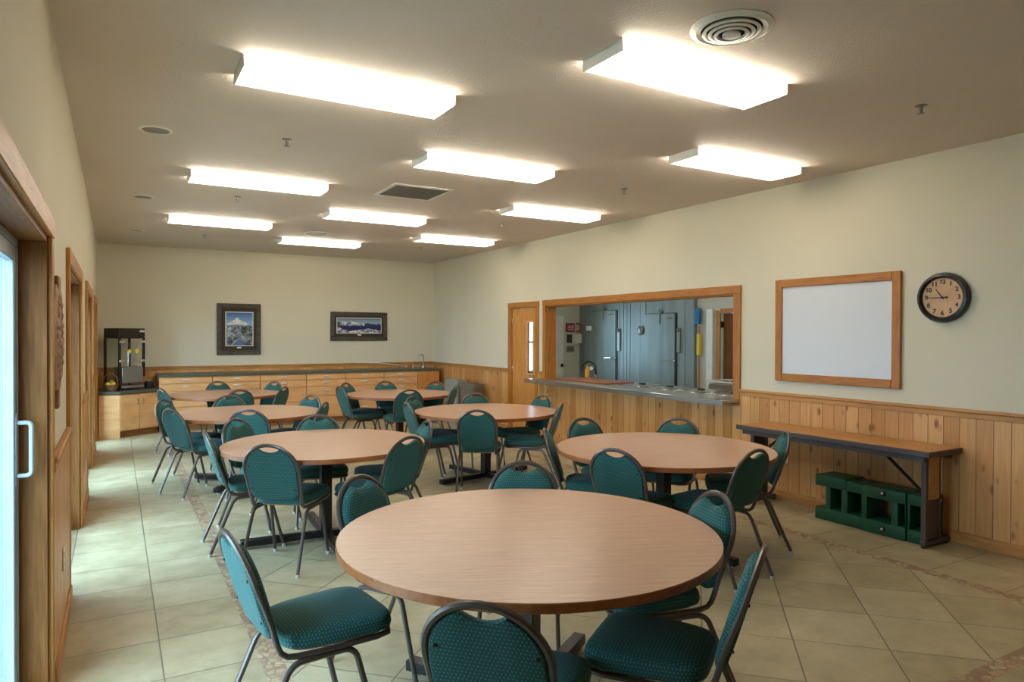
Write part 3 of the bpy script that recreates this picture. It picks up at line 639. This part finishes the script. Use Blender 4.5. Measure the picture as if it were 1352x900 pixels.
for k in range(1, 13):
    cu = bpy.data.curves.new('n', 'FONT'); cu.body = str(k); cu.size = .048; cu.align_x = 'CENTER'; cu.align_y = 'CENTER'; cu.extrude = .001; cu.offset = .0012
    ob = bpy.data.objects.new('n', cu); C.objects.link(ob); bpy.context.view_layer.update()
    me = bpy.data.meshes.new_from_object(ob.evaluated_get(bpy.context.evaluated_depsgraph_get())); a = PI / 2 - k * PI / 6
    me.transform(Matrix.Translation((.122 * math.cos(a), .122 * math.sin(a), .0335))); nb.from_mesh(me); bpy.data.objects.remove(ob); bpy.data.meshes.remove(me); bpy.data.curves.remove(cu)
me = bpy.data.meshes.new('numerals'); nb.to_mesh(me); nb.free(); me.materials.append(M['clock_ink']); o = bpy.data.objects.new('numerals', me); C.objects.link(o); o.parent = ck
def hand(ang, L, w, z, tail=.03):
    b = B(); d = Vector((math.cos(ang), math.sin(ang), 0)); n = Vector((-d.y, d.x, 0))
    b.ring_loft([[(-d * tail + n * w) + Vector((0, 0, zz)), (-d * tail - n * w) + Vector((0, 0, zz)), (d * L - n * w * .4) + Vector((0, 0, zz)), (d * L + n * w * .4) + Vector((0, 0, zz))] for zz in (z, z + .002)]); return b
hand(PI / 2 - (10.75) * PI / 6, .085, .0045, .036, .015).obj('hour_hand', 'clock_ink', ck); b = hand(PI + .0, .118, .004, .039, .035); b.cyl((.035, 0), .008, .039, .042, 16); b.cyl((0, 0), .008, .036, .043, 16); b.obj('minute_hand', 'clock_ink', ck)
for (x, y, z, s, lb) in ((XL + .017, 4.25, .42, 1, 'white outlet plate on the left wainscot nearest the viewer'), (XL + .017, 7.2, .42, 1, 'white outlet plate on the left wainscot between the second and third glass doors'),
                    (XL + .017, 10.1, .42, 1, 'white outlet plate on the left wainscot nearest the back cabinets'), (XR - .017, 4.41, .42, -1, 'white outlet plate on the right wainscot under the far end of the bench')):
    t = thing('outlet_plate', lb, 'outlet', (x, y, z)); b = B(); xx = sorted((0, s * .006)); b.box(*xx, -.036, .036, -.058, .058, .002); b.obj('plate', 'plate', t)
    for dz in (-.024, .024): xx = sorted((s * .006, s * .009)); B().box(*xx, -.016, .016, dz - .014, dz + .014, .002).obj('socket', 'white_metal', t)
# carved plaque on the left wall
cp = thing('carved_plaque', 'brown carved wooden plaque on the left wall between two glass doors', 'plaque', (XL, 3.97, 1.57))
def outline(sc, seed):
    r = random.Random(seed); o = []
    for k in range(48):
        a = 2 * PI * k / 48; wob = 1 + .05 * math.sin(7 * a) + .035 * math.sin(13 * a + 1) + r.uniform(-.015, .015)
        y = .27 * sc * wob * math.copysign(abs(math.cos(a)) ** .8, math.cos(a)); z = .25 * sc * wob * math.copysign(abs(math.sin(a)) ** .8, math.sin(a)); o.append((y, z))
    return o
o1 = outline(1, 3)
b = B(); b.ring_loft([[(0, y, z) for y, z in o1], [(.016, y, z) for y, z in o1], [(.022, y * .93, z * .93) for y, z in o1]]); b.box(0, .02, -.05, .04, -.34, -.22, .005); b.box(0, .02, -.02, .12, .2, .30, .005); b.obj('backing', 'carved', cp)
b = B(); rr_ = random.Random(5)
for k in range(70):
    a = rr_.uniform(0, 2 * PI); q = math.sqrt(rr_.random()) * .2; b.ball((.021, q * 1.05 * math.cos(a), q * math.sin(a)), rr_.uniform(.012, .03), .35, 1, .8, n=5)
b.obj('relief', 'carved', cp)

# ---------------------------------------------------------------- ceiling fixtures
fx = thing('ceiling_light', '', 'ceiling light', (0, 0, H))
b = B(); b.box(-.61, .61, -.145, .145, -.012, 0); b.box(-.61, -.602, -.165, .165, -.063, 0, .002); b.box(.602, .61, -.165, .165, -.063, 0, .002); b.obj('housing', 'white_metal', fx)
b = B(); b.ring_loft([[(x, y, z) for y, z in ((-.150, -.010), (-.160, -.052), (-.150, -.061), (.150, -.061), (.160, -.052), (.150, -.010))] for x in (-.601, .601)]); b.obj('lens', 'lens', fx)
for x in (-.5, .5): B().box(x - .012, x + .012, .158, .168, -.03, 0, .002).obj('clip', 'white_metal', fx)
LT = [(1.16, 3.87, 'glowing ceiling light nearest the viewer in the left column'), (2.70, 2.75, 'glowing ceiling light beside the round vent, nearest the viewer overall'), (2.70, 5.12, 'glowing ceiling light in the middle column just before the square grille'),
      (4.42, 3.96, 'glowing ceiling light nearest the viewer in the right column'), (1.16, 6.69, 'second glowing ceiling light in the left column'), (4.38, 6.67, 'second glowing ceiling light in the right column, above the serving opening'),
      (1.15, 9.33, 'glowing ceiling light farthest back in the left column'), (2.72, 8.0, 'glowing ceiling light in the middle column just beyond the square grille'), (2.72, 10.6, 'glowing ceiling light farthest back in the middle column'), (4.39, 9.32, 'glowing ceiling light farthest back in the right column')]
for i, (x, y, lb) in enumerate(LT):
    o = fx if i == 0 else copy_tree(fx); o.location = (x * 1.02, y * 1.022, H); tag(o, lb, 'ceiling light', 'fluorescent ceiling lights')
def round_vent(x, y, r, lb):
    t = thing('round_vent', lb, 'vent', (x, y, H))
    B().lathe([(r * 1.0, 0), (r, -.006), (r * .86, -.018), (r * .74, -.012), (r * .74, -.001)], n=48, cap=False).obj('flange', 'white_metal', t)
    B().cyl((0, 0), r * .75, -.003, -.001, 40).obj('duct', 'dark_slot', t)
    for k, q in enumerate((.66, .52, .38, .22)):
        z = -.022 - k * .006; B().lathe([(r * q, z + .012), (r * (q + .05), z), (r * (q - .03), z - .004), (r * (q - .06), z + .006)] if q > .3 else [(r * q, z + .01), (r * q, z), (r * .01, z - .004)], n=40, cap=q < .3).obj('cone', 'white_metal', t)
round_vent(2.52, 2.30, .19, 'large round white ceiling vent nearest the viewer'); round_vent(2.52, 10.0, .19, 'round ceiling vent far back in the middle')
t = thing('ceiling_grille', 'square slatted return air grille in the middle of the ceiling', 'vent', (2.63, 6.58, H))
b = B(); 
for (a, c_, e, f) in ((-.31, .31, -.31, -.27), (-.31, .31, .27, .31), (-.31, -.27, -.27, .27), (.27, .31, -.27, .27)): b.box(a, c_, e, f, -.012, 0, .003)
b.obj('frame', 'white_metal', t); B().box(-.27, .27, -.27, .27, -.004, -.001).obj('duct', 'dark_slot', t)
b = B()
for k in range(13): b.box(-.27, .27, -.265 + k * .042, -.25 + k * .042, -.014, -.003)
b.obj('slat', 'vent_grey', t)
for y, lb in ((5.52, 'nearest of three flush speakers along the left of the ceiling'), (8.27, 'middle of three flush speakers along the left of the ceiling'), (11.03, 'farthest of three flush speakers along the left of the ceiling')):
    t = thing('ceiling_speaker', 'round flush ceiling disc, ' + lb, 'speaker', (.25, y, H), 0, 'flush round ceiling discs'); B().lathe([(.11, 0), (.11, -.006), (.09, -.01), (.088, -.004)], n=36, cap=False).obj('ring', 'white_metal', t); B().cyl((0, 0), .09, -.006, -.001, 32).obj('grille', 'vent_grey', t)
for x, y, lb in ((1.11, 5.29, 'left row, nearest the viewer, behind the big left light'), (1.12, 7.76, 'left row, second from the viewer'), (1.13, 11.0, 'left row, farthest back'), (4.38, 5.36, 'right row, second from the viewer'), (4.40, 2.47, 'right row, nearest the viewer and alone near the right wall'), (4.38, 7.86, 'right row, third from the viewer'), (4.38, 10.6, 'right row, farthest back')):
    t = thing('sprinkler_head', 'small ceiling sprinkler, ' + lb, 'sprinkler', (x, y, H), 0, 'ceiling sprinklers'); B().lathe([(.035, 0), (.035, -.004), (.012, -.01), (.01, -.04), (.005, -.045)], n=20).obj('body', 'grey_panel', t); B().lathe([(.003, -.045), (.022, -.05), (.022, -.053), (.003, -.055)], n=16).obj('deflector', 'grey_panel', t)

# ---------------------------------------------------------------- tables
def make_table(x, y, r, rz, lb):
    t = thing('round_table', lb, 'table', (x, y, 0), rz, 'round dining tables')
    b = B(); n = 96
    b.lathe([(r - .004, .750), (r, .746), (r, .718), (r - .004, .715), (r - .03, .715)], n=n, cap=False); b.obj('edge_band', 'lam_edge', t)
    tt = B().cyl((0, 0), r - .003, .716, .7503, n).obj('tabletop', 'laminate', t); tt.rotation_euler = (0, 0, -rz - .42)
    B().box(-.042, .042, -.042, .042, .055, .70, .004).obj('column', 'black_metal', t)
    b = B(); b.box(-.38, .38, -.02, .02, .685, .716); b.box(-.02, .02, -.38, .38, .685, .716); b.obj('top_bracket', 'black_metal', t)
    for k in range(4):
        a = k * PI / 2; o = B().box(.03, .62, -.032, .032, .018, .068, .004).obj('foot', 'black_metal', t); o.rotation_euler = (0, 0, a)
        g_ = B().cyl((.58, 0), .02, 0, .018, 16).obj('glide', 'glide', o)
    return t
TB = [(1.537, 2.514, .805, .58, 'large round wood-look table nearest the viewer'), (3.56, 3.88, .80, .17, 'round wood-look table beside the whiteboard and narrow bench'), (1.413, 5.34, .765, -.05, 'round wood-look table left of centre, just behind the nearest table'),
      (3.551, 6.72, .79, .23, 'round wood-look table in front of the kitchen door and serving window'), (1.24, 7.80, .76, .9, 'round wood-look table on the left, third from the viewer'), (1.33, 10.35, .76, .3, 'round wood-look table farthest back on the left by the drawers'),
      (3.50, 9.25, .75, .1, 'round wood-look table farthest back on the right by the sink')]
for a in TB: make_table(*a)

# ---------------------------------------------------------------- chairs
def make_chair():
    t = thing('banquet_chair', '', 'chair')
    half = [(0, .405, .418), (.14, .405, .418), (.185, .385, .418), (.198, .33, .418), (.192, .15, .418), (.180, .03, .418), (.176, -.01, .424), (.174, -.033, .443), (.174, -.047, .475), (.178, -.065, .54), (.184, -.093, .62), (.187, -.12, .69)]
    for k in range(1, 11):
        a = k / 10 * PI / 2; z = .69 + .173 * math.sin(a); half.append((.187 * math.cos(a), -.12 - (z - .69) * .33, z))
    full = half + [(-x, y, z) for x, y, z in half[-2::-1]]
    B().tube(full, .0105, .0125, n=8, sq=3, ref=(0, 0, 1)).obj('tube_frame', 'frame', t)
    # back pad
    def yb(z): return -.04 - (z - .44) * .335 if z < .62 else -.1 - (z - .62) * .29
    def outl(d):     # outline inset by d, x-z plane
        o = []; w0 = .173 - d; zb = .478 + d; r = .07
        for k in range(7): a = -PI / 2 + k / 6 * PI / 2; o.append((w0 - .004 - r + r * math.cos(a), zb + r + r * math.sin(a)))
        o.append((w0, .60)); o.append((w0 + .003, .66))
        ac0 = math.acos(.074 / .175)
        for k in range(0, 7): a = k / 6 * ac0; o.append(((.175 - d) * math.cos(a), .69 + (.160 - d) * math.sin(a)))
        um, zc = o[-1]
        for k in range(1, 6): u = um * (1 - k / 6); o.append((u, zc - .024 * (1 - (u / um) ** 2)))
        return o + [(0, o[-1][1] - .001)] + [(-x, z) for x, z in o[::-1]]
    b = B(); rings = []
    for d, dy in ((.02, -.014), (.006, -.012), (0, -.004), (0, .010), (.008, .024), (.028, .034), (.055, .037)):
        rings.append([(x, yb(z) + dy, z) for x, z in outl(d)])
    b.ring_loft(rings, cap=False)
    bmv = b.bm; bmv.verts.ensure_lookup_table(); n = len(rings[0])
    for st in (0, len(rings) - 1):
        f = bmv.faces.new([bmv.verts[st * n + i] for i in range(n)])
        bmesh.ops.triangulate(bmv, faces=[f]); bmv.verts.ensure_lookup_table()
    b.obj('back_pad', 'fabric', t)
    for sx in (-1, 1):
        for z in (.56, .72):
            o = B().ball((0, 0, 0), .0065, 1, .5, 1, n=5).obj('screw', 'black', t); o.location = (sx * .15, yb(z) - .016, z)
    # seat
    def so(s, z, dome=0):
        o = []
        for k in range(40):
            a = 2 * PI * k / 40; e = .42; cx = math.copysign(abs(math.cos(a)) ** e, math.cos(a)); cy = math.copysign(abs(math.sin(a)) ** e, math.sin(a))
            y = .205 + .215 * s * cy; wx = .198 + .018 * (y - .2) / .2; o.append((wx * s * cx, y, z))
        return o
    B().ring_loft([so(.95, .432), so(1.0, .438), so(1.02, .455), so(1.0, .478), so(.96, .490), so(.86, .499), so(.6, .506), so(.25, .509)]).obj('seat_cushion', 'fabric', t)
    B().ring_loft([so(.9, .424), so(.93, .4335)]).obj('seat_pan', 'ply', t)
    for sx in (-1, 1):
        x = sx * .188
        fr = fillet([(x, .12, .399), (x, .245, .399), (sx * .202, .345, .0)], .05, 6); re = fillet([(x, .12, .399), (x, .0, .399), (sx * .200, -.165, .0)], .05, 6)
        for pts in (fr, re):
            pts[-1].z = .012
            lg = B().tube(pts, .0105, .0115, n=8, sq=3, ref=(1, 0, 0)).obj('leg', 'frame', t); e = pts[-1]; B().cyl((e.x, e.y), .014, 0, .02, 12).obj('glide', 'glide', lg)
    return t
proto = make_chair()
N1, N2, N3, N4, N5, N6, N7 = 'nearest table', 'whiteboard-side table', 'second left table', 'serving-window table', 'third left table', 'farthest left table', 'table before sink'
CH = [
 (0.524, 2.719, 7, 1, 'side-on with its whole seat showing, leftmost at ' + N1), (0.980, 1.760, 43, 1, 'back to the viewer, cut by the bottom edge, at ' + N1), (1.810, 1.731, 125, 1, 'rightmost foreground, its seat cut by the bottom edge, at ' + N1),
 (1.158, 3.273, 302, 1, 'facing the viewer at the far left rim of ' + N1), (1.918, 3.204, 236, 1, 'only its rounded top showing above the far rim of ' + N1), (2.220, 2.301, 165, 1, 'behind the right rim of ' + N1),
 (3.519, 4.674, 272, 2, 'far left, its top against the pine boards, at ' + N2), (4.091, 4.338, 213, 2, 'far right, its top against the pine boards, at ' + N2), (4.277, 3.564, 139, 2, 'side-on and nearest the bench at ' + N2),
 (3.5, 3.16, 98, 2, 'dark back to the viewer at the right front of ' + N2), (2.9, 3.52, 25, 2, 'patterned back to the viewer at the left front of ' + N2), (3.037, 4.317, 325, 2, 'edge-on at the far left rim of ' + N2),
 (0.747, 5.502, 1, 3, 'edge-on at the left rim of ' + N3), (0.988, 6.089, 312, 3, 'facing the viewer at the far left rim of ' + N3), (0.985, 4.84, 53, 3, 'full back and legs to the viewer at the front of ' + N3),
 (1.728, 4.725, 115, 3, 'plain green back turned away at the right front of ' + N3), (1.532, 5.985, 260, 3, 'top showing above the far rim of ' + N3), (2.08, 5.36, 174, 3, 'blue-lit edge behind the right rim of ' + N3),
 (1.159, 7.070, 66, 5, 'dark back to the viewer at the front of ' + N5), (0.609, 7.483, 27, 5, 'broad blue-lit back at the left of ' + N5), (0.583, 8.278, 326, 5, 'facing the viewer behind the blue-lit chair at ' + N5),
 (1.173, 8.464, 278, 5, 'only its top showing at the far rim of ' + N5), (1.848, 8.107, 207, 5, 'bright blue-lit face at the far right of ' + N5), (1.777, 7.374, 148, 5, 'sliver of back at the right of ' + N5),
 (1.355, 9.567, 100, 6, 'dark back to the viewer at the front of ' + N6), (0.728, 10.164, 20, 6, 'leftmost, side-on, at ' + N6), (1.371, 10.997, 285, 6, 'only its top showing against the drawers at ' + N6),
 (1.937, 10.680, 213, 6, 'facing the viewer at the far right of ' + N6), (1.856, 9.762, 143, 6, 'turned away at the right front of ' + N6),
 (3.046, 9.861, 308, 7, 'facing the viewer at the far left of ' + N7), (2.888, 9.362, 6, 7, 'side-on with seat showing at the left front of ' + N7), (3.587, 9.876, 274, 7, 'facing, its dark lower back showing, at the far middle of ' + N7),
 (4.070, 9.561, 208, 7, 'facing the viewer at the far right of ' + N7), (3.922, 8.700, 140, 7, 'turned away beside the bins at ' + N7), (3.351, 8.643, 84, 7, 'green back to the viewer at the front of ' + N7),
 (3.777, 7.301, 263, 4, 'only its top showing over the far rim of ' + N4), (4.22, 6.86, 189, 4, 'facing left at the far right of ' + N4), (3.932, 6.168, 139, 4, 'side-on with seat showing at the right of ' + N4),
 (3.086, 5.998, 58, 4, 'square-on back to the viewer at the front of ' + N4), (3.070, 7.316, 307, 4, 'facing the viewer at the far left of ' + N4), (2.864, 6.880, 356, 4, 'side-on with seat showing at the left of ' + N4),
]
for i, (x, y, a, ti, lb) in enumerate(CH):
    o = proto if i == 0 else copy_tree(proto)
    tx, ty, tr = TB[ti - 1][:3]; dd = math.hypot(x - tx, y - ty); k = max(1, (tr - .075) / dd); x, y = tx + (x - tx) * k, ty + (y - ty) * k
    o.location = (x, y, 0); o.rotation_euler = (0, 0, math.radians(a - 90)); tag(o, 'teal chair, ' + lb, 'chair', 'teal banquet chairs')

# ---------------------------------------------------------------- narrow bench and green rack
bt = thing('folding_table', 'long narrow folding table with wood-look top against the right wall', 'table', (5.36, 3.70, 0))
x0, x1, y0, y1 = -.22, .225, -.895, .895
B().box(x0, x1, y0, y1, .725, .745, .004).obj('tabletop', 'bench_top', bt); b = B()
b.box(x0 - .006, x1, y0 - .006, y0 + .012, .70, .742, .003); b.box(x0 - .006, x1, y1 - .012, y1 + .006, .70, .742, .003); b.box(x0 - .006, x0 + .012, y0 + .012, y1 - .012, .70, .742, .003); b.box(x1 - .012, x1, y0 + .012, y1 - .012, .70, .742, .003)
b.box(x0 + .02, x0 + .05, y0 + .05, y1 - .05, .66, .724); b.box(x1 - .06, x1 - .03, y0 + .05, y1 - .05, .66, .724); b.obj('edge_band', 'bench_edge', bt)
for s in (-1, 1):
    yy = s * .80
    b = B(); b.box(-.115, -.085, yy - .02, yy + .02, .04, .70, .003); b.box(-.083, .055, yy - .012, yy + .012, .06, .70, .002); b.box(.055, .085, yy - .02, yy + .02, .04, .70, .003); b.box(-.13, .21, yy - .02, yy + .02, .012, .05, .004)
    lg = b.obj('leg', 'bench_edge', bt)
    if s < 0: B().box(-.083, .055, yy - .0235, yy - .0145, .36, .70, .002).obj('leg_panel', 'bench_top', lg)
    for fx_ in (-.11, .19): B().cyl((fx_, yy), .018, 0, .014, 14).obj('foot_pad', 'black', lg)
    B().tube([(-.10, yy - s * .02, .42), (-.10, yy - s * .34, .69)], .011, .014, n=8, sq=3).obj('brace', 'black_metal', bt)
gr = thing('plastic_rack', 'dark green moulded plastic rack with square openings under the bench', 'rack', (5.30, 3.30, 0))
b = B(); b.box(0, .25, .12, .56, 0, .105, .008, 2); b.box(0, .25, .27, .56, .29, .385, .008, 2); b.box(0, .25, .12, .27, .29, .372, .008, 2)
for p, q in ((.413, .46), (.256, .312)): b.box(.003, .247, p, q, .09, .30, .006, 2)
b.box(.003, .247, .12, .13, .09, .30); b.obj('module', 'green', gr)
b = B(); b.box(-.012, .25, -.24, .118, 0, .105, .008, 2); b.box(-.012, .25, -.24, .118, .285, .375, .008, 2)
for p, q in ((.078, .116), (-.178, -.126), (-.24, -.236)): b.box(-.009, .247, p, q, .09, .30, .004, 2)
b.obj('module', 'green', gr)
b = B(); b.box(0, .25, -.38, -.243, 0, .10, .008, 2); b.box(0, .25, -.38, -.243, .29, .37, .008, 2)
for p, q in ((-.266, -.245), (-.38, -.36)): b.box(.003, .247, p, q, .09, .30, .004, 2)
b.obj('module', 'green', gr)
for (x, y, z, ax) in ((-.012, -.06, .34, 0), (-.012, -.06, .055, 0), (.19, -.38, .33, 1), (.19, -.38, .06, 1)):
    b = B(); b.lathe([(.024, 0), (.024, .01), (.018, .014)], n=18); b.ball((0, 0, .014), .010, 1, 1, .7, mat=1, n=6); o = b.obj('knob', ['black', 'plate'], gr); o.location = (x, y, z); o.rotation_euler = (0, -PI / 2, 0) if ax == 0 else (PI / 2, 0, 0)
